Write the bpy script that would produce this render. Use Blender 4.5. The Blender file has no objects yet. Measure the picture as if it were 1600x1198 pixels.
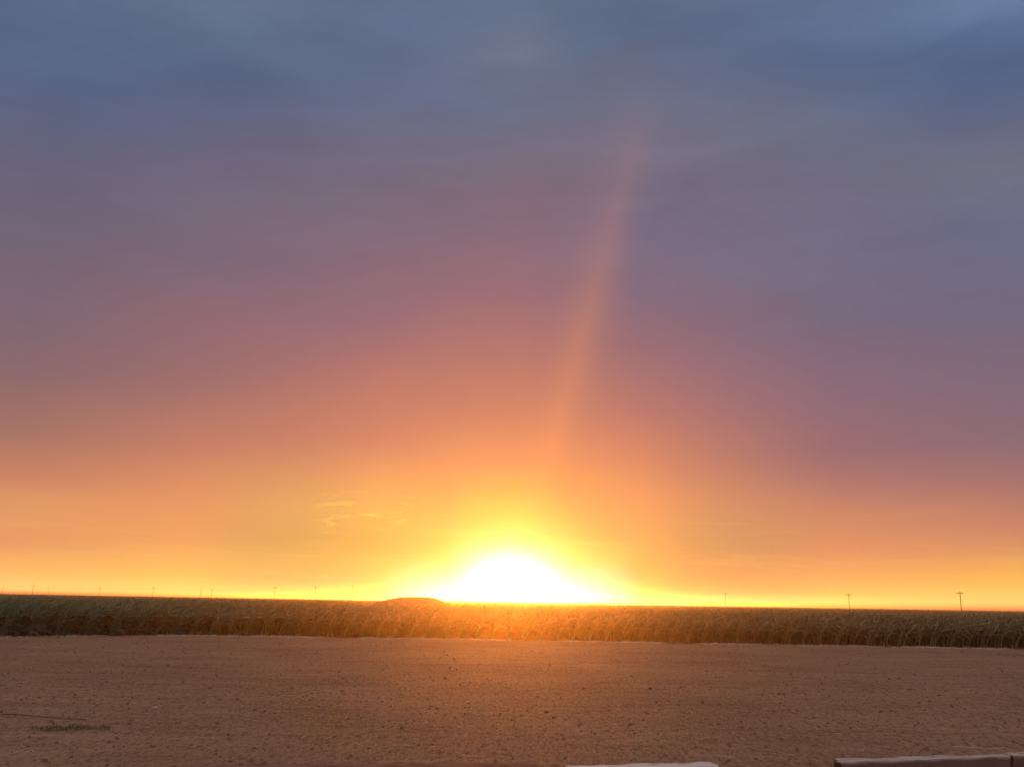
import bpy, bmesh, math, random
import numpy as np
from mathutils import Vector, Matrix, noise as mnoise

random.seed(7)
rng = np.random.default_rng(11)
SC = bpy.context.scene
COL = SC.collection
R = math.radians

# ------------------------------------------------------------------ camera
EYE = 2.2
cam_d = bpy.data.cameras.new("camera")
cam = bpy.data.objects.new("camera", cam_d)
COL.objects.link(cam)
SC.camera = cam
cam_d.sensor_width = 36.0
cam_d.lens = 36.0 * 1556.0 / 1600.0
cam_d.clip_start = 0.1
cam_d.clip_end = 30000.0
cam.matrix_world = (Matrix.Translation((0, 0, EYE)) @ Matrix.Rotation(R(90 + 12.36), 4, 'X')
                    @ Matrix.Rotation(R(0.967), 4, 'Z'))

SC.view_settings.view_transform = 'Standard'
SC.view_settings.look = 'None'
SC.view_settings.exposure = 0.0
SC.view_settings.gamma = 1.0
SC.cycles.volume_bounces = 0
SC.cycles.max_bounces = 6
SC.cycles.transparent_max_bounces = 8

# ------------------------------------------------------------------ sky
HD = 0.00050                         # density of the air's haze
HG = 0.90                            # how strongly it scatters forward
SUN_E, SUN_COL = 5.0, (1.0, 0.255, 0.02)
SUN_EL, SUN_AZ = 1.6, 0.05          # degrees; azimuth from +Y towards +X
# colour of the cloudy evening sky: (azimuth, [(elevation, sRGB), ...])
SKY = [
    (-180.0, [(0, 156, 132, 130), (4, 160, 134, 134), (10, 146, 134, 142), (20, 138, 136, 150), (38, 150, 146, 156), (60, 188, 166, 162), (90, 196, 172, 164)]),
    (-70.0, [(0, 200, 150, 110), (3, 185, 132, 108), (8, 145, 112, 112), (16, 115, 105, 120), (28, 95, 106, 135), (40, 124, 126, 148), (60, 188, 166, 162), (90, 196, 172, 164)]),
    (-26.4, [(0.38, 255, 190, 102), (1.34, 248, 180, 98), (2.46, 230, 155, 98), (4.72, 222, 150, 98), (6.02, 200, 130, 98), (7.98, 165, 115, 100), (10.6, 143, 105, 105), (13.88, 128, 102, 112), (17.13, 115, 100, 116), (20.34, 108, 100, 122), (23.49, 95, 98, 125), (26.56, 82, 98, 132), (29.54, 82, 105, 138)]),
    (-17.9, [(0.39, 254, 210, 105), (1.4, 252, 190, 95), (2.76, 242, 165, 95), (5.17, 228, 150, 98), (7.94, 200, 128, 100), (11.43, 160, 110, 105), (14.92, 145, 105, 112), (18.38, 122, 103, 120), (21.79, 115, 103, 122), (25.13, 100, 100, 128), (28.38, 82, 98, 132), (31.51, 90, 110, 138)]),
    (-7.3, [(0.41, 254, 225, 120), (1.64, 254, 206, 100), (3.05, 252, 186, 90), (4.84, 252, 185, 95), (7.0, 240, 160, 98), (9.18, 215, 135, 100), (12.1, 190, 120, 105), (15.74, 155, 108, 115), (19.36, 138, 106, 118), (22.91, 120, 106, 124), (26.39, 108, 108, 132), (29.76, 92, 105, 138), (33.01, 92, 108, 140)]),
    (-3.6, [(0.29, 255, 255, 245), (0.82, 255, 255, 220), (1.53, 254, 250, 165), (2.42, 254, 226, 112), (3.49, 254, 208, 100), (4.93, 251, 190, 95), (7.11, 242, 162, 98), (10.4, 210, 132, 100), (14.07, 180, 117, 108), (17.73, 152, 108, 115), (21.34, 132, 106, 120), (24.88, 116, 109, 128), (28.33, 98, 106, 135), (30.67, 100, 112, 140), (33.28, 94, 110, 140)]),
    (0.1, [(1.95, 255, 255, 255), (2.48, 255, 255, 220), (3.38, 254, 248, 140), (4.64, 254, 220, 100), (6.09, 252, 185, 90), (7.91, 240, 155, 98), (10.48, 215, 135, 100), (14.16, 182, 118, 108), (17.83, 155, 108, 115), (21.45, 135, 106, 120), (25.0, 120, 110, 128), (28.45, 100, 108, 135), (30.8, 108, 118, 142), (33.41, 95, 112, 142)]),
    (3.8, [(0.06, 255, 255, 250), (0.76, 255, 255, 235), (1.47, 255, 252, 195), (2.18, 254, 240, 135), (2.89, 254, 222, 108), (3.97, 250, 196, 98), (5.77, 244, 170, 95), (7.96, 230, 148, 98), (10.52, 205, 130, 102), (14.2, 172, 114, 110), (17.85, 148, 108, 116), (21.47, 130, 106, 122), (25.01, 120, 110, 128), (28.46, 104, 108, 132), (30.81, 95, 110, 138), (33.41, 92, 110, 140)]),
    (7.5, [(0.19, 254, 225, 140), (0.82, 254, 212, 105), (1.87, 250, 186, 94), (3.29, 246, 174, 95), (5.8, 240, 158, 98), (7.97, 218, 138, 100), (10.52, 190, 120, 105), (14.17, 155, 110, 115), (17.81, 132, 106, 122), (21.4, 118, 105, 128), (24.92, 120, 110, 130), (28.35, 108, 108, 130), (31.67, 88, 105, 138), (33.28, 92, 108, 135)]),
    (18.0, [(0.12, 253, 215, 100), (0.96, 252, 190, 98), (1.97, 244, 165, 98), (2.99, 228, 148, 98), (5.05, 202, 134, 102), (6.78, 174, 117, 107), (8.52, 155, 108, 110), (12.02, 140, 105, 118), (15.52, 120, 103, 122), (18.99, 115, 108, 130), (22.41, 112, 108, 130), (25.75, 105, 112, 135), (29.01, 85, 103, 140), (32.15, 90, 110, 145)]),
    (26.6, [(0.25, 250, 185, 95), (1.21, 252, 190, 92), (2.0, 244, 175, 85), (2.97, 222, 148, 98), (4.26, 200, 132, 102), (6.21, 168, 115, 107), (8.17, 143, 108, 114), (11.45, 130, 105, 118), (14.74, 115, 104, 125), (19.62, 105, 106, 132), (22.18, 112, 112, 130), (24.38, 95, 105, 135), (27.47, 78, 98, 138), (28.97, 82, 105, 145), (30.45, 92, 118, 158)]),
    (70.0, [(0, 180, 138, 108), (3, 165, 120, 105), (8, 130, 108, 115), (16, 108, 106, 128), (28, 90, 108, 140), (40, 124, 126, 148), (60, 188, 166, 162), (90, 196, 172, 164)]),
    (180.0, [(0, 156, 132, 130), (4, 160, 134, 134), (10, 146, 134, 142), (20, 138, 136, 150), (38, 150, 146, 156), (60, 188, 166, 162), (90, 196, 172, 164)]),
]
UPPER = [(45, 130, 130, 148), (65, 188, 166, 162), (90, 196, 172, 164)]     # shared by the columns that stop at 33 degrees


def lin(c):
    c = c / 255.0
    return c / 12.92 if c <= 0.04045 else ((c + 0.055) / 1.055) ** 2.4


def haze_light(a, e):
    """light the sunlit haze adds in front of the sky in this direction, and what it lets through"""
    path = 7.0 / math.sin(R(max(e, 0.15)))
    path = min(path, 9000)
    ca = (math.sin(R(e)) * math.sin(R(SUN_EL)) + math.cos(R(e)) * math.cos(R(SUN_EL)) * math.cos(R(a - SUN_AZ)))
    ph = (1 - HG * HG) / (4 * math.pi * (1 + HG * HG - 2 * HG * ca) ** 1.5)
    k = SUN_E * ph * (1 - math.exp(-HD * path)) * 0.70
    return [k * c * t for c, t in zip(SUN_COL, (0.95, 0.90, 0.85))], math.exp(-HD * path)


def behind_haze(a, e, rgb):
    h, t = haze_light(a, e)
    return tuple(max(c - q, 0.12 * c) / t for c, q in zip(rgb, h))


class NT:
    """small helper to write node graphs as expressions"""
    def __init__(s, tree):
        s.t = tree

    def n(s, typ, **kw):
        nd = s.t.nodes.new(typ)
        for k, v in kw.items():
            setattr(nd, k, v)
        return nd

    def put(s, sock, v):
        if hasattr(v, 'is_output') or isinstance(v, bpy.types.NodeSocket):
            s.t.links.new(v, sock)
        else:
            sock.default_value = v

    def m(s, op, a, b=0.0, c=0.0, clamp=False):
        nd = s.n('ShaderNodeMath', operation=op)
        nd.use_clamp = clamp
        s.put(nd.inputs[0], a); s.put(nd.inputs[1], b); s.put(nd.inputs[2], c)
        return nd.outputs[0]

    def mr(s, v, a, b, c=0.0, d=1.0, smooth=True):
        nd = s.n('ShaderNodeMapRange')
        nd.interpolation_type = 'SMOOTHSTEP' if smooth else 'LINEAR'
        s.put(nd.inputs[0], v)
        for i, q in enumerate((a, b, c, d)):
            s.put(nd.inputs[i + 1], q)
        return nd.outputs[0]

    def mix(s, f, a, b, blend='MIX'):
        nd = s.n('ShaderNodeMix', data_type='RGBA', blend_type=blend)
        s.put(nd.inputs[0], f); s.put(nd.inputs[6], a); s.put(nd.inputs[7], b)
        return nd.outputs[2]

    def ramp(s, f, stops, mode='LINEAR'):
        nd = s.n('ShaderNodeValToRGB')
        cr = nd.color_ramp
        cr.interpolation = mode
        while len(cr.elements) > 1:
            cr.elements.remove(cr.elements[-1])
        for i, (p, c) in enumerate(stops):
            e = cr.elements[0] if i == 0 else cr.elements.new(p)
            e.position = p
            e.color = (c[0], c[1], c[2], 1)
        s.put(nd.inputs[0], f)
        return nd.outputs[0]

    def noise(s, vec, scale, detail=4.0, rough=0.5, dist=0.0, color=False):
        nd = s.n('ShaderNodeTexNoise')
        s.put(nd.inputs['Vector'], vec)
        nd.inputs['Scale'].default_value = scale
        nd.inputs['Detail'].default_value = detail
        nd.inputs['Roughness'].default_value = rough
        nd.inputs['Distortion'].default_value = dist
        return nd.outputs['Color' if color else 'Fac']

    def mapping(s, vec, loc=(0, 0, 0), rot=(0, 0, 0), scale=(1, 1, 1)):
        nd = s.n('ShaderNodeMapping')
        s.put(nd.inputs[0], vec)
        nd.inputs[1].default_value = loc
        nd.inputs[2].default_value = rot
        nd.inputs[3].default_value = scale
        return nd.outputs[0]


world = bpy.data.worlds.new("World")
SC.world = world
world.use_nodes = True
wt = world.node_tree
wt.nodes.clear()
W = NT(wt)
dirv = W.n('ShaderNodeTexCoord').outputs['Generated']
sep = W.n('ShaderNodeSeparateXYZ')
wt.links.new(dirv, sep.inputs[0])
el = W.m('MULTIPLY', W.m('ARCSINE', sep.outputs[2]), 180 / math.pi)
az = W.m('MULTIPLY', W.m('ARCTAN2', sep.outputs[0], sep.outputs[1]), 180 / math.pi)
azel = W.n('ShaderNodeCombineXYZ')
wt.links.new(az, azel.inputs[0]); wt.links.new(el, azel.inputs[1])
ae = azel.outputs[0]
# cloud texture: long soft streaks, drifting slightly up to the right
cl_big = W.noise(W.mapping(ae, (3.1, 7.7, 0), (0, 0, R(-9)), (0.040, 0.17, 1)), 1.0, 3, 0.45, 0.3)
cl_fine = W.noise(W.mapping(ae, (11.0, 2.0, 0), (0, 0, R(-14)), (0.13, 0.55, 1)), 1.0, 5, 0.55, 0.4)
hi = W.mr(el, 2.0, 18.0)
warp = W.m('ADD', W.m('MULTIPLY', W.m('SUBTRACT', cl_big, 0.5), 4.0), W.m('MULTIPLY', W.m('SUBTRACT', cl_fine, 0.5), 1.6))
warp = W.m('MULTIPLY', warp, W.mr(el, 1.0, 14.0, 0.06, 1.0))
el_w = W.m('MAXIMUM', W.m('ADD', el, warp), W.m('MINIMUM', el, 0.0))
fac = W.m('MULTIPLY', el_w, 1 / 90.0, clamp=True)


def muted(e, c):
    k = 0.05 * min(1.0, max(0.0, (e - 5.0) / 6.0)) + 0.10 * min(1.0, max(0.0, (e - 20.0) / 8.0))
    m = sum(c) / 3.0
    c = [q + (m - q) * k for q in c]
    return (c[0] + 1, c[1], c[2] + 1)


def fill(st):
    """extra stops near the horizon, in linear colour"""
    st = [(e, lin(r), lin(g), lin(b)) for e, r, g, b in st]
    have = [q[0] for q in st]
    out = list(st)
    for e in (0.0, 0.5, 1.0, 1.6, 2.3, 3.2, 4.3, 5.5, 7.0, 9.0):
        if min(abs(e - q) for q in have) < 0.28:
            continue
        if e <= have[0]:
            out.append((e,) + st[0][1:])
            continue
        for p, q in zip(st, st[1:]):
            if p[0] <= e <= q[0]:
                t = (e - p[0]) / (q[0] - p[0])
                out.append((e,) + tuple(p[i] + (q[i] - p[i]) * t for i in (1, 2, 3)))
                break
    return sorted(out)


cols = []
for a, st in SKY:
    st = list(st)
    if st[-1][0] < 60:
        st = st + UPPER
    st = fill([(e,) + muted(e, (r, g, b)) for e, r, g, b in st])
    stops = [(e / 90.0, behind_haze(a, e, (r, g, b))) for e, r, g, b in st]
    cols.append((a, W.ramp(fac, stops)))
cur = cols[0][1]
for (a0, _), (a1, c1) in zip(cols, cols[1:]):
    sm = a1 - a0 < 12
    cur = W.mix(W.mr(az, a0, a1, smooth=False), cur, c1)
# brightness of cloud folds
fold = W.m('ADD', W.m('MULTIPLY', W.m('SUBTRACT', cl_fine, 0.5), 0.26), W.m('MULTIPLY', W.m('SUBTRACT', cl_big, 0.5), 0.22))
fold = W.m('ADD', 1.0, W.m('MULTIPLY', fold, W.mr(el, 6.0, 26.0, 0.10, 1.0)))
cur = W.mix(1.0, cur, fold, 'MULTIPLY')
# bright wisps low in the west, left of the sun
wn = W.noise(W.mapping(ae, (0, 0, 0), (0, 0, R(4)), (0.45, 2.6, 1)), 1.0, 6, 0.62, 0.9)
wmask = W.m('MULTIPLY', W.mr(az, -11.5, -9.4), W.mr(az, -6.6, -5.0, 1.0, 0.0))
wmask = W.m('MULTIPLY', wmask, W.m('MULTIPLY', W.mr(el, 3.4, 4.2), W.mr(el, 4.6, 6.4, 1.0, 0.0)))
wisp = W.m('MULTIPLY', W.mr(wn, 0.50, 0.66), wmask)
cur = W.mix(W.m('MULTIPLY', wisp, 0.55), cur, (1.25, lin(222), lin(108), 1))
wn2 = W.noise(W.mapping(ae, (5, 9, 0), (0, 0, 0), (0.10, 1.5, 1)), 1.0, 5, 0.6, 0.5)
w2 = W.m('MULTIPLY', W.mr(wn2, 0.52, 0.70), W.m('MULTIPLY', W.mr(el, 0.5, 1.5), W.mr(el, 2.5, 6.5, 1.0, 0.0)))
cur = W.mix(W.m('MULTIPLY', w2, 0.09), cur, (1.1, lin(215), lin(115), 1))
# shaft of sunlight through the thin cloud, leaning away from the sun
axis = W.m('MULTIPLY', W.m('SUBTRACT', el, 0.35), W.m('ADD', 0.285, W.m('MULTIPLY', 0.0, el)))
off = W.m('SUBTRACT', az, axis)
wid_l = W.m('ADD', 0.70, W.m('MULTIPLY', el, 0.012))
gl = W.m('DIVIDE', W.m('MINIMUM', off, 0.0), W.m('MULTIPLY', wid_l, 1.7))
gr = W.m('DIVIDE', W.m('MAXIMUM', off, 0.0), W.m('MULTIPLY', wid_l, 1.15))
gq = W.m('ADD', W.m('MULTIPLY', gl, gl), W.m('MULTIPLY', gr, gr))
shaft = W.m('EXPONENT', W.m('MULTIPLY', W.m('POWER', gq, 0.8), -1.0))
sh_el = W.m('MULTIPLY', W.mr(el, 1.5, 9.0), W.mr(el, 12.0, 28.5, 1.0, 0.0, smooth=False))
shaft = W.m('MULTIPLY', shaft, sh_el)
cur = W.mix(W.m('MULTIPLY', shaft, 0.30), cur, (lin(232), lin(150), lin(100), 1))
# the glare of the sun itself, flattened on the horizon
ga = W.m('DIVIDE', W.m('SUBTRACT', az, 0.1), 2.35)
ge = W.m('DIVIDE', el, 2.1)
gq2 = W.m('POWER', W.m('ADD', W.m('MULTIPLY', ga, ga), W.m('MULTIPLY', ge, ge)), 1.35)
glare = W.m('MULTIPLY', W.m('EXPONENT', W.m('MULTIPLY', gq2, -1.0)), 2.2)
gcol = W.mix(1.0, (1.0, 0.93, 0.72, 1), glare, 'MULTIPLY')
cur = W.mix(1.0, cur, gcol, 'ADD')
# the clear-sky light above the cloud layer
nish = W.n('ShaderNodeTexSky', sky_type='NISHITA')
nish.sun_disc = False
nish.sun_elevation = R(SUN_EL)
nish.sun_rotation = R(SUN_AZ)
nish.dust_density = 2.0
bg1 = W.n('ShaderNodeBackground'); W.put(bg1.inputs[0], cur); bg1.inputs[1].default_value = 1.0
bg2 = W.n('ShaderNodeBackground'); W.put(bg2.inputs[0], nish.outputs[0]); bg2.inputs[1].default_value = 0.0
SKY_BG2 = bg2
add = W.n('ShaderNodeAddShader')
wt.links.new(bg1.outputs[0], add.inputs[0]); wt.links.new(bg2.outputs[0], add.inputs[1])
wo = W.n('ShaderNodeOutputWorld')
wt.links.new(add.outputs[0], wo.inputs[0])

# ------------------------------------------------------------------ sun
sun_d = bpy.data.lights.new("sun", 'SUN')
sun_d.energy = SUN_E
sun_d.angle = R(0.6)
sun_d.color = SUN_COL
sun = bpy.data.objects.new("sun", sun_d)
COL.objects.link(sun)
sdir = Vector((math.sin(R(SUN_AZ)) * math.cos(R(SUN_EL)), math.cos(R(SUN_AZ)) * math.cos(R(SUN_EL)), math.sin(R(SUN_EL))))
sun.rotation_euler = sdir.to_track_quat('Z', 'Y').to_euler()


# ------------------------------------------------------------------ helpers
def mesh_obj(name, verts, faces, mat, parent=None, smooth=False):
    me = bpy.data.meshes.new(name)
    verts = np.asarray(verts, dtype=np.float32)
    if isinstance(faces, np.ndarray):
        k = faces.shape[1]
        me.vertices.add(len(verts)); me.vertices.foreach_set('co', verts.ravel())
        me.loops.add(faces.size); me.loops.foreach_set('vertex_index', faces.astype(np.int32).ravel())
        me.polygons.add(len(faces))
        me.polygons.foreach_set('loop_start', np.arange(0, faces.size, k, dtype=np.int32))
        me.polygons.foreach_set('loop_total', np.full(len(faces), k, dtype=np.int32))
        me.update(calc_edges=True)
        me.validate()
    else:
        me.from_pydata(verts.tolist(), [], faces)
        me.update()
    if smooth:
        me.polygons.foreach_set('use_smooth', np.ones(len(me.polygons), dtype=bool))
    me.materials.append(mat)
    o = bpy.data.objects.new(name, me)
    COL.objects.link(o)
    if parent is not None:
        o.parent = parent
    return o


def tag(o, label=None, cat=None, group=None, kind=None):
    if label: o['label'] = label
    if cat: o['category'] = cat
    if group: o['group'] = group
    if kind: o['kind'] = kind
    return o


def mat_new(name):
    m = bpy.data.materials.new(name)
    m.use_nodes = True
    t = m.node_tree
    t.nodes.clear()
    out = t.nodes.new('ShaderNodeOutputMaterial')
    return m, NT(t), out


def principled(N, out, col, rough=0.9, bump=None, bstr=0.5, bdist=0.02):
    p = N.n('ShaderNodeBsdfPrincipled')
    N.put(p.inputs['Base Color'], col)
    N.put(p.inputs['Roughness'], rough)
    p.inputs['Specular IOR Level'].default_value = 0.25
    if bump is not None:
        b = N.n('ShaderNodeBump')
        b.inputs['Strength'].default_value = bstr
        b.inputs['Distance'].default_value = bdist
        N.put(b.inputs['Height'], bump)
        N.t.links.new(b.outputs[0], p.inputs['Normal'])
    N.t.links.new(p.outputs[0], out.inputs[0])
    return p


# soil -------------------------------------------------------------
def soil_material():
    m, N, out = mat_new('soil')
    pos = N.n('ShaderNodeNewGeometry').outputs['Position']
    n1 = N.noise(pos, 0.16, 4, 0.55)                                   # damp and dry areas
    n2 = N.noise(N.mapping(pos, scale=(1.5, 1.3, 1)), 1.9, 5, 0.66)     # clods dragged along the rows
    n3 = N.noise(N.mapping(pos, scale=(1, 0.28, 1)), 11.0, 4, 0.75)
    base = N.ramp(n1, [(0.32, (0.275, 0.160, 0.080)), (0.50, (0.345, 0.210, 0.108)), (0.68, (0.40, 0.250, 0.132))])
    dk = N.mr(n2, 0.55, 0.68)
    base = N.mix(N.m('MULTIPLY', dk, 0.6), base, (0.15, 0.065, 0.038, 1))
    n4 = N.noise(N.mapping(pos, scale=(1, 0.22, 1)), 26.0, 3, 0.7)
    sp = N.mr(N.m('ADD', N.m('MULTIPLY', n3, 0.55), N.m('MULTIPLY', n4, 0.45)), 0.50, 0.62)
    base = N.mix(N.m('MULTIPLY', sp, 0.85), base, (0.12, 0.058, 0.035, 1))
    n5 = N.noise(N.mapping(pos, (3, 1, 0), (0, 0, R(3)), (0.40, 1.25, 1)), 0.9, 5, 0.6, 0.4)
    base = N.mix(N.m('MULTIPLY', N.mr(n5, 0.53, 0.66), 0.40), base, (0.17, 0.085, 0.05, 1))
    base = N.mix(N.m('MULTIPLY', N.mr(n5, 0.44, 0.30), 0.30), base, (0.52, 0.36, 0.25, 1))
    lt = N.mr(N.m('ADD', N.m('MULTIPLY', n3, 0.45), N.m('MULTIPLY', n4, 0.55)), 0.48, 0.36)
    base = N.mix(N.m('MULTIPLY', lt, 0.60), base, (0.56, 0.40, 0.26, 1))
    h = N.m('ADD', N.m('MULTIPLY', n2, 0.6), N.m('MULTIPLY', n3, 0.4))
    principled(N, out, base, 0.95, h, 1.0, 0.12)
    return m


def leaf_material(name, c_lo, c_hi, dry=(0.42, 0.28, 0.14), dry_amt=0.22):
    m, N, out = mat_new(name)
    pos = N.n('ShaderNodeNewGeometry').outputs['Position']
    n1 = N.noise(pos, 0.12, 3, 0.5)
    n2 = N.noise(pos, 3.5, 3, 0.6)
    n3 = N.noise(pos, 11.0, 2, 0.6)
    c = N.mix(N.mr(n2, 0.35, 0.65), c_lo + (1,), c_hi + (1,))
    # the field is greener and lusher at its western corner
    sx = N.n('ShaderNodeSeparateXYZ'); N.t.links.new(pos, sx.inputs[0])
    lush = N.mr(N.m('ADD', sx.outputs[0], N.m('MULTIPLY', N.m('SUBTRACT', n1, 0.5), 16.0)), -25.0, -6.0, 1.0, 0.0)
    d = N.m('MULTIPLY', N.mr(n3, 0.50, 0.68), N.m('MULTIPLY', N.m('SUBTRACT', 1.15, lush), dry_amt))
    c = N.mix(N.m('MULTIPLY', lush, 0.75), c, (0.075, 0.185, 0.115, 1))
    c = N.mix(d, c, dry + (1,))
    df = N.n('ShaderNodeBsdfDiffuse'); N.put(df.inputs[0], c)
    tr = N.n('ShaderNodeBsdfTranslucent'); N.put(tr.inputs[0], c)
    mx = N.n('ShaderNodeMixShader'); mx.inputs[0].default_value = 0.20
    N.t.links.new(df.outputs[0], mx.inputs[1]); N.t.links.new(tr.outputs[0], mx.inputs[2])
    N.t.links.new(mx.outputs[0], out.inputs[0])
    return m


def simple_material(name, c1, c2, scale, rough=0.9, bstr=0.5, bdist=0.01, stretch=(1, 1, 1), c3=None):
    m, N, out = mat_new(name)
    tc = N.n('ShaderNodeTexCoord').outputs['Object']
    n1 = N.noise(N.mapping(tc, scale=stretch), scale, 6, 0.65)
    c = N.mix(N.mr(n1, 0.33, 0.67), c1 + (1,), c2 + (1,))
    if c3:
        n2 = N.noise(tc, scale * 0.3, 4, 0.6)
        c = N.mix(N.mr(n2, 0.52, 0.66), c, c3 + (1,))
    principled(N, out, c, rough, n1, bstr, bdist)
    return m


M_soil = soil_material()
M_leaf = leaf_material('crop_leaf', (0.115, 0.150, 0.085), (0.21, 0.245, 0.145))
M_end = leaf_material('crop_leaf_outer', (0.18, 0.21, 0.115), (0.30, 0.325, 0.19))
M_canopy = simple_material('crop_canopy', (0.13, 0.125, 0.06), (0.20, 0.18, 0.095), 0.35)
M_straw = simple_material('straw', (0.45, 0.36, 0.26), (0.62, 0.54, 0.42), 3.0)
M_clod = simple_material('clod', (0.16, 0.08, 0.045), (0.40, 0.24, 0.14), 2.0)
M_grass = simple_material('grass', (0.11, 0.13, 0.05), (0.20, 0.20, 0.09), 5.0)
M_pole = simple_material('pole_wood', (0.10, 0.07, 0.05), (0.16, 0.11, 0.08), 2.0)
M_metal = simple_material('galvanised_steel', (0.22, 0.21, 0.20), (0.30, 0.29, 0.28), 2.0, 0.6)
M_ceramic = simple_material('insulator_ceramic', (0.16, 0.08, 0.05), (0.22, 0.12, 0.08), 4.0, 0.4)
M_stone = simple_material('pale_stone', (0.45, 0.40, 0.36), (0.62, 0.57, 0.52), 9.0)
M_mound = simple_material('mound_earth', (0.07, 0.055, 0.035), (0.13, 0.10, 0.06), 2.0)


# ------------------------------------------------------------------ ground
def ground_height(x, y):
    """gentle relief of the bare soil"""
    n = mnoise.noise(Vector((x * 0.13, y * 0.13, 0))) * 0.05 + mnoise.noise(Vector((x * 0.6, y * 0.6, 3))) * 0.020
    n += mnoise.noise(Vector((x * 2.1, y * 2.6, 5))) * 0.018
    return n * (1.0 if y < 55 else max(0.0, 1 - (y - 55) / 8.0))


def graded(a, b, n, p):
    return a + (b - a) * np.linspace(0, 1, n) ** p


xs_near = np.concatenate([-graded(24, 60, 22, 1.3)[::-1], np.linspace(-23.8, 23.8, 330), graded(24, 60, 22, 1.3)])
xs = np.concatenate([[-9000, -3000, -900, -300, -120], xs_near, [120, 300, 900, 3000, 9000]])
ys = np.concatenate([[-9000, -2500, -600, -150, -40, -8, 0, 4, 7], np.linspace(9, 30, 230), np.linspace(30.2, 64, 150), [70, 90, 150, 400, 1200, 4000, 9000]])
vx, vy = np.meshgrid(xs, ys)
vz = np.zeros_like(vx)
for j in range(vx.shape[0]):
    if 3 < ys[j] < 64:
        for i in range(vx.shape[1]):
            if abs(xs[i]) < 61:
                vz[j, i] = ground_height(xs[i], ys[j])
gv = np.stack([vx, vy, vz], -1).reshape(-1, 3)
nx = len(xs)
I, J = np.meshgrid(np.arange(nx - 1), np.arange(len(ys) - 1))
q = (J * nx + I).ravel()
gf = np.stack([q, q + 1, q + 1 + nx, q + nx], 1)
ground = mesh_obj('ground', gv, gf, M_soil, smooth=True)
tag(ground, 'bare reddish brown soil running up to the crop field', kind='structure')


def edge_y(x):
    """where the crop begins"""
    w = 0.35 * mnoise.noise(Vector((x * 0.12, 1.7, 0))) + 0.12 * mnoise.noise(Vector((x * 0.9, 4.2, 0)))
    e = 60.0 + w
    if x < -14:
        e -= min(1.0, (-14 - x) / 9.0) * 1.8
    if x < -21:
        e -= min((-21 - x) * 1.15, 6.0)
    return e


# ------------------------------------------------------------------ crop plants
def blade(base, direction, length, width, rise, droop, segs, wind):
    """one arching leaf as a strip of quads"""
    d = np.array([math.cos(direction), math.sin(direction), 0.0])
    side = np.array([-d[1], d[0], 0.0])
    tw = random.uniform(-0.7, 0.7)
    side = side * math.cos(tw) + np.array([0, 0, 1]) * math.sin(tw)
    vs = []
    for i in range(segs + 1):
        t = i / segs
        p = base + d * length * (t * 0.85) + np.array([0, 0, 1]) * length * (rise * t - droop * t * t)
        p = p + np.array([wind * t * t * length, 0, 0])
        w = width * (0.55 + 1.6 * t * (1 - t)) * (1 - t ** 3) * 0.5 + 0.002
        vs.append(p - side * w); vs.append(p + side * w)
    fs = [(2 * i, 2 * i + 1, 2 * i + 3, 2 * i + 2) for i in range(segs)]
    return vs, fs


def make_plant(seed, height, leaves=9, segs=4, stalk=True, low=0.12, lean=None, r0=0.022):
    random.seed(seed)
    V, F = [], []

    def addp(vs, fs):
        o = len(V)
        V.extend(vs)
        F.extend([tuple(k + o for k in f) for f in fs])
    if lean is None:
        lean = random.uniform(0.05, 0.22) * height

    def axis(t):
        return np.array([lean * t * t, 0.03 * math.sin(5 * t), height * 0.86 * t])
    if stalk:
        k = 4
        ring = []
        for i in range(k + 1):
            t = i / k
            c = axis(t); r = r0 * (1 - 0.6 * t)
            ring.append([c + np.array([math.cos(a) * r, math.sin(a) * r, 0]) for a in (0.3, 2.4, 4.5)])
        vs = [p for rr in ring for p in rr]
        fs = []
        for i in range(k):
            for j in range(3):
                a, b = i * 3 + j, i * 3 + (j + 1) % 3
                fs.append((a, b, b + 3, a + 3))
        addp(vs, fs)
    a0 = random.uniform(0, 6.28)
    for i in range(leaves):
        t = low + (0.97 - low) * i / (leaves - 1)
        ang = a0 + math.pi * i + random.uniform(-0.6, 0.6)
        L = height * (0.50 - 0.20 * abs(t - 0.6)) * random.uniform(0.8, 1.15)
        rise = 0.55 + 0.75 * t * random.uniform(0.8, 1.1)
        droop = random.uniform(0.55, 1.0) * (1.15 - 0.45 * t)
        vs, fs = blade(axis(t), ang, L, random.uniform(0.055, 0.08), rise, droop, segs, 0.45)
        addp(vs, fs)
    # tassel / upright top leaves
    for i in range(3):
        vs, fs = blade(axis(1.0), random.uniform(0, 6.28), height * 0.2, 0.03, 1.0, 0.15, 2, 0.5)
        addp(vs, fs)
    return np.array(V), np.array(F)


ROW = 0.96
full = [make_plant(100 + i, 1.0, leaves=7, low=0.50) for i in range(14)]
ends = [make_plant(300 + i, 1.0, leaves=7, low=0.42, lean=random.uniform(0.22, 0.42), r0=0.028) for i in range(14)]
lush = [make_plant(500 + i, 1.0, leaves=11, low=0.10) for i in range(12)]
tops = [make_plant(200 + i, 1.0, leaves=6, segs=3, stalk=False, low=0.50) for i in range(12)]


def plant_height(x, y):
    return 1.50 + 0.14 * mnoise.noise(Vector((x * 0.25, y * 0.25, 9))) + 0.10 * mnoise.noise(Vector((x * 0.04, y * 0.04, 2))) + (0.06 if x < -20 else 0.0)


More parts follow.
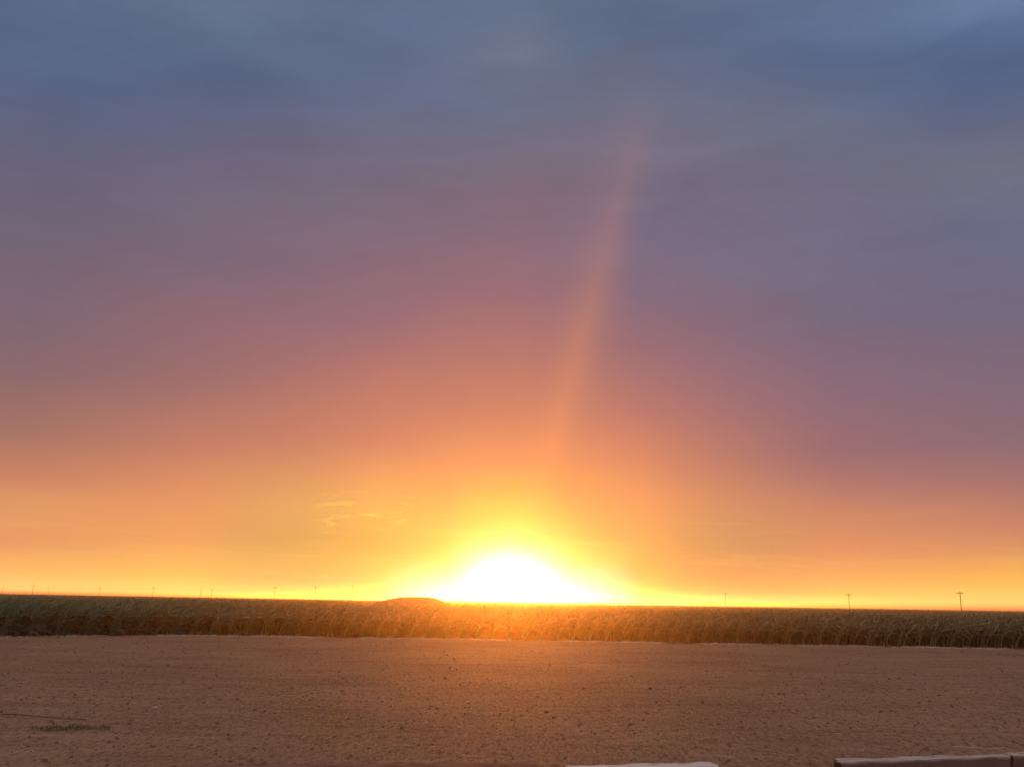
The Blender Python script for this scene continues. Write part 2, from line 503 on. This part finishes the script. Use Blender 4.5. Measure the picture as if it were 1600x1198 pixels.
def merge(protos, places):
    """bake many placed copies of the prototypes into one vertex / face array"""
    Vs, Fs, off = [], [], 0
    by = {}
    for k, x, y, z, rz, h in places:
        by.setdefault(k, []).append((x, y, z, rz, h))
    for k, lst in by.items():
        v, f = protos[k]
        L = np.array(lst)
        c, s = np.cos(L[:, 3]), np.sin(L[:, 3])
        X = v[None, :, 0] * c[:, None] - v[None, :, 1] * s[:, None]
        Y = v[None, :, 0] * s[:, None] + v[None, :, 1] * c[:, None]
        P = np.stack([X * L[:, 4:5] + L[:, 0:1], Y * L[:, 4:5] + L[:, 1:2], v[None, :, 2] * L[:, 4:5] + L[:, 2:3]], -1)
        nF = f[None] + (np.arange(len(L)) * len(v))[:, None, None] + off
        Vs.append(P.reshape(-1, 3)); Fs.append(nF.reshape(-1, 4))
        off += len(L) * len(v)
    return np.concatenate(Vs), np.concatenate(Fs)


# individual plants: the ends of the rows that face the bare ground
random.seed(5)
plant_meshes = []
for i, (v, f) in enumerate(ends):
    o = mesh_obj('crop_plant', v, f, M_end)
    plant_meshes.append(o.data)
    bpy.data.objects.remove(o)
rows_vis = [k for k in range(-36, 37)]
lush_meshes = []
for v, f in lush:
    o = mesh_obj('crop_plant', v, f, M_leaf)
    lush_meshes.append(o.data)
    bpy.data.objects.remove(o)
count = 0
front_depth = {}
for k in rows_vis:
    x0 = k * ROW
    e = edge_y(x0)
    y = e
    n_here = 0
    vis = -31.5 < x0 < 31.8
    while n_here < 4 and count < 296 and vis:
        x = x0 + random.uniform(-0.07, 0.07)
        o = bpy.data.objects.new('crop_plant', random.choice(lush_meshes if random.random() < (-17 - x0) / 5.0 else plant_meshes))
        COL.objects.link(o)
        h = plant_height(x, y) * random.uniform(0.88, 1.08) * (0.93 if n_here == 0 else 1.0)
        o.location = (x, y, ground_height(x, y) - 0.01)
        o.rotation_euler = (random.uniform(-0.10, 0.02), random.uniform(0.0, 0.22), random.choice((0, 0, math.pi)) * 0 + random.uniform(-0.5, 0.5))
        o.scale = (h, h, h)
        if x0 < -19:
            tag(o, 'darker green leafy crop plant in the bushy left corner of the field', 'crop plant', 'green crop plants in the left corner')
        elif -5 < x0 < 5:
            tag(o, 'crop plant lit orange by the glow right below the setting sun', 'crop plant', 'crop plants in the orange glow below the sun')
        else:
            tag(o, 'pale stalked crop plant leaning right at the near end of a row, outside the glow', 'crop plant', 'crop plants at the near ends of the rows')
        y += random.uniform(0.17, 0.30)
        n_here += 1
        count += 1
    front_depth[k] = y

# the rest of the field
places = []
for k in range(-44, 45):
    x0 = k * ROW
    y = front_depth.get(k, edge_y(x0))
    while y < 76:
        x = x0 + random.gauss(0, 0.06)
        h = plant_height(x, y) * random.uniform(0.86, 1.10)
        k0 = random.randrange(len(full))
        if random.random() < min(0.9, max(0.06, (-17 - x0) / 5.0)):
            k0 = len(full) + random.randrange(len(lush))
        places.append((k0, x, y, -0.02, random.uniform(-0.6, 0.6), h))
        y += random.uniform(0.19, 0.33)
V1, F1 = merge(full + lush, places)
places = []
y = 76.0
while y < 420:
    half = 0.60 * y + 6
    step = ROW * (1.0 if y < 160 else 1.9 if y < 260 else 3.6)
    n = int(half / step)
    for k in range(-n, n + 1):
        x = k * step + random.gauss(0, 0.09 if y < 160 else 0.5)
        h = plant_height(x, y) * random.uniform(0.86, 1.12)
        s = 1.0 if y < 160 else 1.25
        places.append((random.randrange(len(tops)), x, y + random.uniform(-0.2, 0.2), -0.02 - (s - 1) * h * 0.86, random.uniform(-0.8, 0.8), h * s))
    y += 0.42 if y < 110 else 0.42 * (y / 110) ** 1.6
V2, F2 = merge(tops, places)
print('field faces', len(F1), len(F2))
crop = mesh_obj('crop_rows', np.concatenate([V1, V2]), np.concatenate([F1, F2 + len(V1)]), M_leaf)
tag(crop, 'dense mass of leafy crop rows filling the flat field to the horizon', 'crop', kind='stuff')

# the closed canopy of the distant field, seen edge-on
cx = np.concatenate([[-9000, -4000, -1500, -600, -250], np.linspace(-110, 110, 170), [250, 600, 1500, 4000, 9000]])
cy = np.concatenate([np.linspace(0, 30, 46), np.linspace(31, 120, 90), np.linspace(125, 400, 60), [480, 600, 800, 1100, 1600, 2400, 3600, 5500, 8800]])
CX, CY = np.meshgrid(cx, cy)
CZ = np.zeros_like(CX)
for j in range(CX.shape[0]):
    for i in range(CX.shape[1]):
        d = cy[j]
        x = cx[i]
        Y = edge_y(max(-45, min(45, x))) + 1.3 + d
        CY[j, i] = Y
        wig = mnoise.noise(Vector((x * 0.9, Y * 0.5, 1))) * 0.10
        CZ[j, i] = (1.05 if d < 14 else 1.05 + min(1, (d - 14) / 30) * 0.22) + wig * (1 if d < 200 else 0.3)
        if d >= 400:
            CZ[j, i] = 1.42
cv = np.stack([CX, CY, CZ], -1).reshape(-1, 3)
nx = len(cx)
I, J = np.meshgrid(np.arange(nx - 1), np.arange(len(cy) - 1))
q = (J * nx + I).ravel()
cf = np.stack([q, q + 1, q + 1 + nx, q + nx], 1)
canopy = mesh_obj('field', cv, cf, M_canopy, smooth=True)
tag(canopy, 'flat canopy of the crop reaching the horizon', kind='structure')

# ------------------------------------------------------------------ mound on the horizon
mv, mf = [], []
MX, MY, MW, MD = -10.35, 112.0, 5.2, 5.0
nu, nv = 90, 30
DOME = [(-9, -9), (-5.2, 0.6), (-3.6, 2.05), (-3.05, 2.20), (-2.5, 2.33), (-1.6, 2.50), (-0.4, 2.58), (1.3, 2.57), (2.2, 2.47), (2.8, 2.30), (3.15, 2.16), (3.7, 1.95), (5.2, 0.6), (9, -9)]
for j in range(nv + 1):
    for i in range(nu + 1):
        u = (i / nu * 2 - 1) * MW; v = j / nv * 2 - 1
        z = np.interp(u, [p[0] for p in DOME], [p[1] for p in DOME])
        z = z * (1 - max(0.0, abs(v) - 0.1) ** 2 * 0.75) + 0.03 * mnoise.noise(Vector((u * 1.6, v * 7, 0)))
        mv.append((MX + u, MY + v * MD, z))
for j in range(nv):
    for i in range(nu):
        a = j * (nu + 1) + i
        mf.append((a, a + 1, a + nu + 2, a + nu + 1))
mound = mesh_obj('hill', mv, mf, M_mound, smooth=True)
tag(mound, 'low flat-topped mound of earth on the horizon left of the sun', kind='structure')


# ------------------------------------------------------------------ utility poles
def bm_obj(name, bm, mat, parent=None, smooth=False):
    me = bpy.data.meshes.new(name)
    bm.normal_update()
    bm.to_mesh(me)
    bm.free()
    if smooth:
        for p in me.polygons:
            p.use_smooth = True
    me.materials.append(mat)
    o = bpy.data.objects.new(name, me)
    COL.objects.link(o)
    if parent is not None:
        o.parent = parent
    return o


def add_cyl(bm, p0, p1, r0, r1, seg=10):
    p0, p1 = Vector(p0), Vector(p1)
    d = (p1 - p0)
    qt = d.to_track_quat('Z', 'Y')
    a = [bm.verts.new(p0 + qt @ Vector((math.cos(t) * r0, math.sin(t) * r0, 0))) for t in [2 * math.pi * i / seg for i in range(seg)]]
    b = [bm.verts.new(p1 + qt @ Vector((math.cos(t) * r1, math.sin(t) * r1, 0))) for t in [2 * math.pi * i / seg for i in range(seg)]]
    for i in range(seg):
        bm.faces.new((a[i], a[(i + 1) % seg], b[(i + 1) % seg], b[i]))
    bm.faces.new(a[::-1]); bm.faces.new(b)


def add_box(bm, c, s, rot=None):
    mtx = Matrix.Translation(c) @ (rot or Matrix()) @ Matrix.Diagonal((s[0], s[1], s[2], 1))
    bmesh.ops.create_cube(bm, size=1.0, matrix=mtx)


def utility_pole(loc, h, arm, label, crossarm=True):
    root = bpy.data.objects.new('utility_pole' if crossarm else 'antenna_mast', None)
    COL.objects.link(root)
    root.location = loc
    if crossarm:
        tag(root, label, 'utility pole', 'utility poles along the horizon')
        bm = bmesh.new(); add_cyl(bm, (0, 0, 0), (0, 0, h), 0.16, 0.12); bm_obj('pole', bm, M_pole, root)
        bm = bmesh.new()
        add_box(bm, (0, 0.2, h - 0.55), (arm, 0.12, 0.20))
        ca = bm_obj('crossarm', bm, M_pole, root)
        for sx in (-1, 1):
            bm = bmesh.new(); add_cyl(bm, (sx * arm * 0.32, 0.2, h - 0.64), (sx * 0.05, 0.2, h - 1.35), 0.03, 0.03, 6); bm_obj('brace', bm, M_metal, root)
            bm = bmesh.new(); add_cyl(bm, (sx * (arm * 0.5 - 0.12), 0.2, h - 0.46), (sx * (arm * 0.5 - 0.12), 0.2, h - 0.20), 0.08, 0.05, 8); bm_obj('insulator', bm, M_ceramic, root)
        bm = bmesh.new(); add_cyl(bm, (0, 0, h - 0.001), (0, 0, h + 0.25), 0.07, 0.05, 8); bm_obj('insulator', bm, M_ceramic, root)
    else:
        tag(root, label, 'mast', 'thin masts on the horizon')
        bm = bmesh.new()
        for a in range(3):
            t = a * 2.094
            add_cyl(bm, (0.16 * math.cos(t), 0.16 * math.sin(t), 0), (0.11 * math.cos(t), 0.11 * math.sin(t), h - 2), 0.035, 0.03, 6)
        for i in range(int((h - 2) / 0.8)):
            z = i * 0.8
            for a in range(3):
                t, t2 = a * 2.094, (a + 1) * 2.094
                r = 0.16 - 0.05 * z / (h - 2)
                add_cyl(bm, (r * math.cos(t), r * math.sin(t), z), (r * math.cos(t2), r * math.sin(t2), z + 0.8), 0.015, 0.015, 5)
        bm_obj('lattice', bm, M_metal, root)
        bm = bmesh.new(); add_cyl(bm, (0, 0, h - 2.2), (0, 0, h), 0.05, 0.03, 8); bm_obj('antenna', bm, M_metal, root)
    return root


PH = 8.5
POLES = [
    (-26.40, 0.334, 'utility pole nearest the left edge of the picture'),
    (-24.28, 0.347, 'tiny utility pole just right of the far left thin mast'),
    (-21.88, 0.397, 'utility pole midway between the far left mast and the next taller pole'),
    (-19.23, 0.451, 'utility pole standing alone left of the second thin mast'),
    (-16.25, 0.409, 'short utility pole right beside the second thin mast'),
    (-12.92, 0.610, 'first of the three taller utility poles left of the mound'),
    (-10.75, 0.686, 'middle one of the three taller utility poles left of the mound'),
    (-8.72, 0.795, 'utility pole closest to the mound, just left of it'),
    (6.09, 0.658, 'utility pole almost lost in the glare right of the sun'),
    (12.03, 0.711, 'utility pole third from the right edge, clear of the glare'),
    (18.50, 0.732, 'second utility pole from the right edge of the picture'),
    (23.96, 0.897, 'tallest looking utility pole, nearest the right edge'),
]
for a, e, lab in POLES:
    d = (PH - EYE) / math.tan(R(e))
    utility_pole((d * math.sin(R(a)), d * math.cos(R(a)), 0), PH, 2.6, lab)
for a, e, lab in [(-25.03, 0.651, 'thin lattice mast near the left edge of the picture'), (-16.80, 0.669, 'thin lattice mast beside a short utility pole')]:
    mh = 9.0
    d = (mh - EYE) / math.tan(R(e))
    utility_pole((d * math.sin(R(a)), d * math.cos(R(a)), 0), mh, 0, lab, crossarm=False)


# ------------------------------------------------------------------ foreground timbers
def timber(name, p0, p1, w, h, sink, mat, label, seed, broken=0.28, top_wear=0.022):
    """weathered sleeper: worn edges, splits along the top, ragged ends"""
    rs = random.Random(seed)
    p0, p1 = Vector(p0), Vector(p1)
    L = (p1 - p0).length
    ang = math.atan2(p1.y - p0.y, p1.x - p0.x)
    slope = math.atan2(p1.z - p0.z, L)
    ns = 90
    prof = []
    b = 0.018
    pts = [(-w / 2, -sink), (-w / 2, h - b), (-w / 2 + b, h)]
    for i in range(1, 10):
        pts.append((-w / 2 + b + (w - 2 * b) * i / 10, h))
    pts += [(w / 2 - b, h), (w / 2, h - b), (w / 2, -sink)]
    m = len(pts)
    V = []
    split = [rs.uniform(0.2, 0.8) for _ in range(3)]
    for i in range(ns + 1):
        t = i / ns
        for j, (yy, zz) in enumerate(pts):
            xx = L * t
            if i == 0: xx += rs.uniform(-0.2, 1) * broken * 0.5
            if i == ns: xx -= rs.uniform(-0.2, 1) * broken * 0.5
            nz = mnoise.noise(Vector((xx * 1.3, yy * 9, seed))) * top_wear + mnoise.noise(Vector((xx * 5, yy * 30, seed + 9))) * top_wear * 0.6
            if 2 <= j <= m - 3:
                for sp in split:
                    yc = (sp - 0.5) * w + 0.015 * math.sin(xx * 2 + sp * 20)
                    if abs(yy - yc) < 0.012: nz -= 0.014
            if zz > 0:
                zz2 = zz + nz
            else:
                zz2 = zz
            yy2 = yy + mnoise.noise(Vector((xx * 2, zz * 8, seed + 4))) * 0.010
            V.append((xx, yy2, zz2))
    F = []
    for i in range(ns):
        for j in range(m - 1):
            a = i * m + j
            F.append((a, a + m, a + m + 1, a + 1))
    F.append(tuple(range(m)))
    F.append(tuple(range(ns * m + m - 1, ns * m - 1, -1)))
    o = mesh_obj(name, V, F, mat)
    o.location = p0
    o.rotation_euler = (0, -slope, ang)
    return o


def wood(name, top, side, crack, brown_z=0.17):
    m, N, out = mat_new(name)
    tc = N.n('ShaderNodeTexCoord').outputs['Object']
    g = N.noise(N.mapping(tc, scale=(1.2, 26, 14)), 1.0, 6, 0.65)
    blot = N.noise(N.mapping(tc, scale=(1.0, 3, 3)), 2.2, 4, 0.6)
    c = N.mix(N.mr(g, 0.35, 0.65), top + (1,), side + (1,))
    c = N.mix(N.m('MULTIPLY', N.mr(g, 0.60, 0.68), 0.7), c, crack + (1,))
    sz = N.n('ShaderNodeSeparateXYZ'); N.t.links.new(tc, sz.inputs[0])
    c = N.mix(N.m('MULTIPLY', N.mr(N.m('ADD', sz.outputs[2], N.m('MULTIPLY', N.m('SUBTRACT', blot, 0.5), 0.10)), brown_z, brown_z - 0.05), 0.85), c, (0.15, 0.075, 0.05, 1))  # dark brown below a set height, with an uneven upper limit
    c = N.mix(N.m('MULTIPLY', N.mr(blot, 0.54, 0.68), 0.55), c, crack + (1,))
    principled(N, out, c, 0.85, g, 0.6, 0.01)
    return m


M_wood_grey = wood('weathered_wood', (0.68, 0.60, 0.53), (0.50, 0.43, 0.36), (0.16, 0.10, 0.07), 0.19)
M_wood_pale = wood('bleached_wood', (0.85, 0.80, 0.74), (0.74, 0.68, 0.60), (0.40, 0.32, 0.25))
M_wood_red = wood('soil_stained_wood', (0.34, 0.20, 0.14), (0.24, 0.12, 0.08), (0.12, 0.05, 0.03), 0.14)

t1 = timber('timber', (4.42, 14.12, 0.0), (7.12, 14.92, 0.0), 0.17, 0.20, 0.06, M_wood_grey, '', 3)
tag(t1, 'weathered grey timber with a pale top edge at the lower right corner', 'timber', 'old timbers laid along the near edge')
t2 = timber('timber', (0.80, 13.20, 0.0), (2.72, 13.62, 0.0), 0.26, 0.20, 0.05, M_wood_pale, '', 8)
tag(t2, 'bleached pale timber at the bottom of the picture right of centre', 'timber', 'old timbers laid along the near edge')
t3 = timber('timber', (-4.0, 12.98, 0.0), (0.45, 13.72, 0.0), 0.24, 0.16, 0.10, M_wood_red, '', 15)
tag(t3, 'reddish soil-stained timber half buried at the bottom left of centre', 'timber', 'old timbers laid along the near edge')
t4 = timber('timber', (7.16, 15.02, 0.0), (9.7, 15.75, 0.0), 0.20, 0.20, 0.06, M_wood_grey, '', 23)
tag(t4, 'weathered timber running out of the picture at the lower right', 'timber', 'old timbers laid along the near edge')


# small pieces -------------------------------------------------------
def stick(pts, r, mat, name, label, cat, group=None):
    V, F = [], []
    k = 6
    for i, p in enumerate(pts):
        rr = r * (1 - 0.5 * i / (len(pts) - 1))
        for j in range(k):
            a = 2 * math.pi * j / k
            V.append((p[0], p[1] + math.cos(a) * rr, p[2] + math.sin(a) * rr))
    for i in range(len(pts) - 1):
        for j in range(k):
            a, b = i * k + j, i * k + (j + 1) % k
            F.append((a, b, b + k, a + k))
    F.append(tuple(range(k))[::-1]); F.append(tuple(range((len(pts) - 1) * k, len(pts) * k)))
    o = mesh_obj(name, V, F, mat, smooth=True)
    if label:
        tag(o, label, cat, group)
    return o


M_stalk = simple_material('dry_stalk', (0.16, 0.09, 0.06), (0.26, 0.16, 0.11), 6.0)
pts = []
for i in range(15):
    t = i / 14
    x = -9.3 + 1.75 * t
    y = 19.26 - 0.46 * t + 0.03 * math.sin(t * 9)
    pts.append((x, y, ground_height(x, y) + 0.025 + 0.012 * math.sin(t * 5)))
st = stick(pts, 0.013, M_stalk, 'dry_stalk', 'long dark dry stalk lying on the soil above the grass tufts', 'stalk')
tip = []
for i in range(5):
    t = i / 4
    x = -7.56 + 0.36 * t; y = 18.80 - 0.10 * t
    tip.append((x, y, ground_height(x, y) + 0.03 + 0.01 * t))
stick(tip, 0.011, M_straw, 'dry_stalk', 'short pale stalk at the right end of the long dark stalk', 'stalk')
# twigs resting on and behind the right timber
for i, (a, b, lab) in enumerate([((6.45, 15.10, .26), (7.25, 15.22, .25), 'longer pale twig lying along the back of the right timber'),
                                 ((6.95, 15.05, .27), (7.35, 14.90, .21), 'short pale twig lying across the end of the right timber')]):
    P = [tuple(a[k] + (b[k] - a[k]) * t for k in range(3)) for t in (0, .3, .6, 1)]
    P = [(p[0], p[1], p[2] + 0.01 * math.sin(7 * p[0])) for p in P]
    stick(P, 0.011, M_straw, 'twig', lab, 'twig')
P = [(5.72, 14.62, 0.18), (5.76, 14.63, 0.25), (5.83, 14.63, 0.31), (5.92, 14.62, 0.34)]
stick(P, 0.012, M_stalk, 'twig', 'dark bent twig sticking up from the right timber', 'twig')


def rock(name, loc, s, mat, label, cat, seed, flat=0.6):
    bm = bmesh.new()
    bmesh.ops.create_icosphere(bm, subdivisions=3, radius=1.0)
    for v in bm.verts:
        n = 1 + 0.35 * mnoise.noise(v.co * 1.3 + Vector((seed, 0, 0))) + 0.12 * mnoise.noise(v.co * 4 + Vector((seed, 2, 0)))
        v.co = Vector((v.co.x * s * n, v.co.y * s * 0.8 * n, v.co.z * s * flat * n))
    o = bm_obj(name, bm, mat)
    o.location = loc
    tag(o, label, cat)
    return o


rock('stone', (-7.01, 20.82, 0.02), 0.05, M_stone, 'pale stone on the bare soil right of the grass tufts', 'stone', 3)
rock('stone', (18.85, 58.9, 0.04), 0.06, M_stone, 'tiny white stone at the foot of the crop on the right', 'stone', 9)


def tuft(loc, r, n, label, seed):
    rs = random.Random(seed)
    V, F = [], []
    for i in range(n):
        a = rs.uniform(0, 6.28); d = r * math.sqrt(rs.random())
        b = np.array([d * math.cos(a) * 1.7, d * math.sin(a), 0.0])
        random.seed(seed * 1000 + i)
        vs, fs = blade(b, rs.uniform(0, 6.28), rs.uniform(0.04, 0.12), 0.008, rs.uniform(0.6, 1.3), 0.5, 3, 0.2)
        o = len(V); V.extend(vs); F.extend([tuple(k + o for k in f) for f in fs])
    o = mesh_obj('grass_tuft', np.array(V), np.array(F), M_grass)
    o.location = loc
    tag(o, label, 'grass tuft')


tuft((-7.45, 17.40, ground_height(-7.45, 17.4)), 0.26, 210, 'left one of two small green grass tufts on the soil at lower left', 1)
tuft((-7.00, 17.62, ground_height(-7.0, 17.62)), 0.22, 160, 'right one of two small green grass tufts, nearer the pale stalk', 2)


# ------------------------------------------------------------------ litter that cannot be counted
def bits(n, fn, size_fn, seed, straw):
    r = np.random.default_rng(seed)
    V, F = [], []
    for i in range(n):
        x, y = fn(r)
        z = ground_height(x, y)
        a = r.uniform(0, math.pi)
        if straw:
            L, w = size_fn(r)
            dx, dy = math.cos(a) * L / 2, math.sin(a) * L / 2
            px, py = -math.sin(a) * w, math.cos(a) * w
            zt = r.uniform(0, 0.25) * L
            o = len(V)
            for sx, zz in ((-1, 0.0), (1, zt)):
                V += [(x + sx * dx - px, y + sx * dy - py, z + 0.008 + zz), (x + sx * dx + px, y + sx * dy + py, z + 0.008 + zz), (x + sx * dx, y + sx * dy, z + 0.008 + zz + w * 1.8)]
            F += [(o, o + 1, o + 4, o + 3), (o + 1, o + 2, o + 5, o + 4), (o + 2, o, o + 3, o + 5)]
        else:
            s = size_fn(r)
            o = len(V)
            for k in range(5):
                t = 2 * math.pi * k / 5 + a
                q_ = s * r.uniform(0.7, 1.25)
                V.append((x + math.cos(t) * q_, y + math.sin(t) * q_ * 0.8, z - 0.01))
            for k in range(5):
                t = 2 * math.pi * k / 5 + a + 0.2
                q_ = s * r.uniform(0.35, 0.7)
                V.append((x + math.cos(t) * q_, y + math.sin(t) * q_ * 0.8, z + s * r.uniform(0.4, 0.75)))
            for k in range(5):
                k2 = (k + 1) % 5
                F.append((o + k, o + k2, o + 5 + k2, o + 5 + k))
            F.append((o + 5, o + 6, o + 7)); F.append((o + 5, o + 7, o + 8, o + 9))
    return V, F


def in_plot(r):
    # ground area is seen compressed with distance, so spread by perspective
    y = 11.5 + 46 * r.random() ** 1.5
    x = r.uniform(-1, 1) * (0.56 * y + 3)
    return x, y


V, F = bits(26000, in_plot, lambda r: 0.010 + (0.035 * r.random() ** 8 if r.random() > 0.015 else r.uniform(0.02, 0.06)), 1, False)
tag(mesh_obj('clods', V, F, M_clod), 'small dark clods of earth scattered over the soil', 'soil clods', kind='stuff')
V, F = bits(1500, in_plot, lambda r: (0.02 + 0.10 * r.random() ** 4, 0.003 + 0.005 * r.random()), 2, True)
tag(mesh_obj('straw', V, F, M_straw), 'pale bits of straw scattered over the soil', 'straw', kind='stuff')


def at_edge(r):
    x = r.uniform(-36, 36)
    while mnoise.noise(Vector((x * 0.35, 8.1, 0))) + 0.3 < r.random() * 0.8:
        x = r.uniform(-36, 36)
    return x, edge_y(x) - 0.1 - abs(r.normal(0, 0.75)) + r.uniform(-0.1, 0.5)


V, F = bits(3000, at_edge, lambda r: (0.10 + 0.35 * r.random() ** 2, 0.006 + 0.010 * r.random()), 3, True)
tag(mesh_obj('fallen_straw', V, F, M_straw), 'pale strip of fallen straw along the foot of the crop', 'straw', kind='stuff')

# ------------------------------------------------------------------ haze
bm = bmesh.new()
add_box(bm, (0, 0, 4.1), (18400, 18400, 10.2))
mh_, Nh, outh = mat_new('haze')
pv = Nh.n('ShaderNodeVolumePrincipled')
pv.inputs['Color'].default_value = (0.95, 0.90, 0.85, 1)
pv.inputs['Density'].default_value = HD
pv.inputs['Anisotropy'].default_value = HG
mh_.node_tree.links.new(pv.outputs[0], outh.inputs['Volume'])
hz = bm_obj('haze', bm, mh_)
tag(hz, kind='stuff')
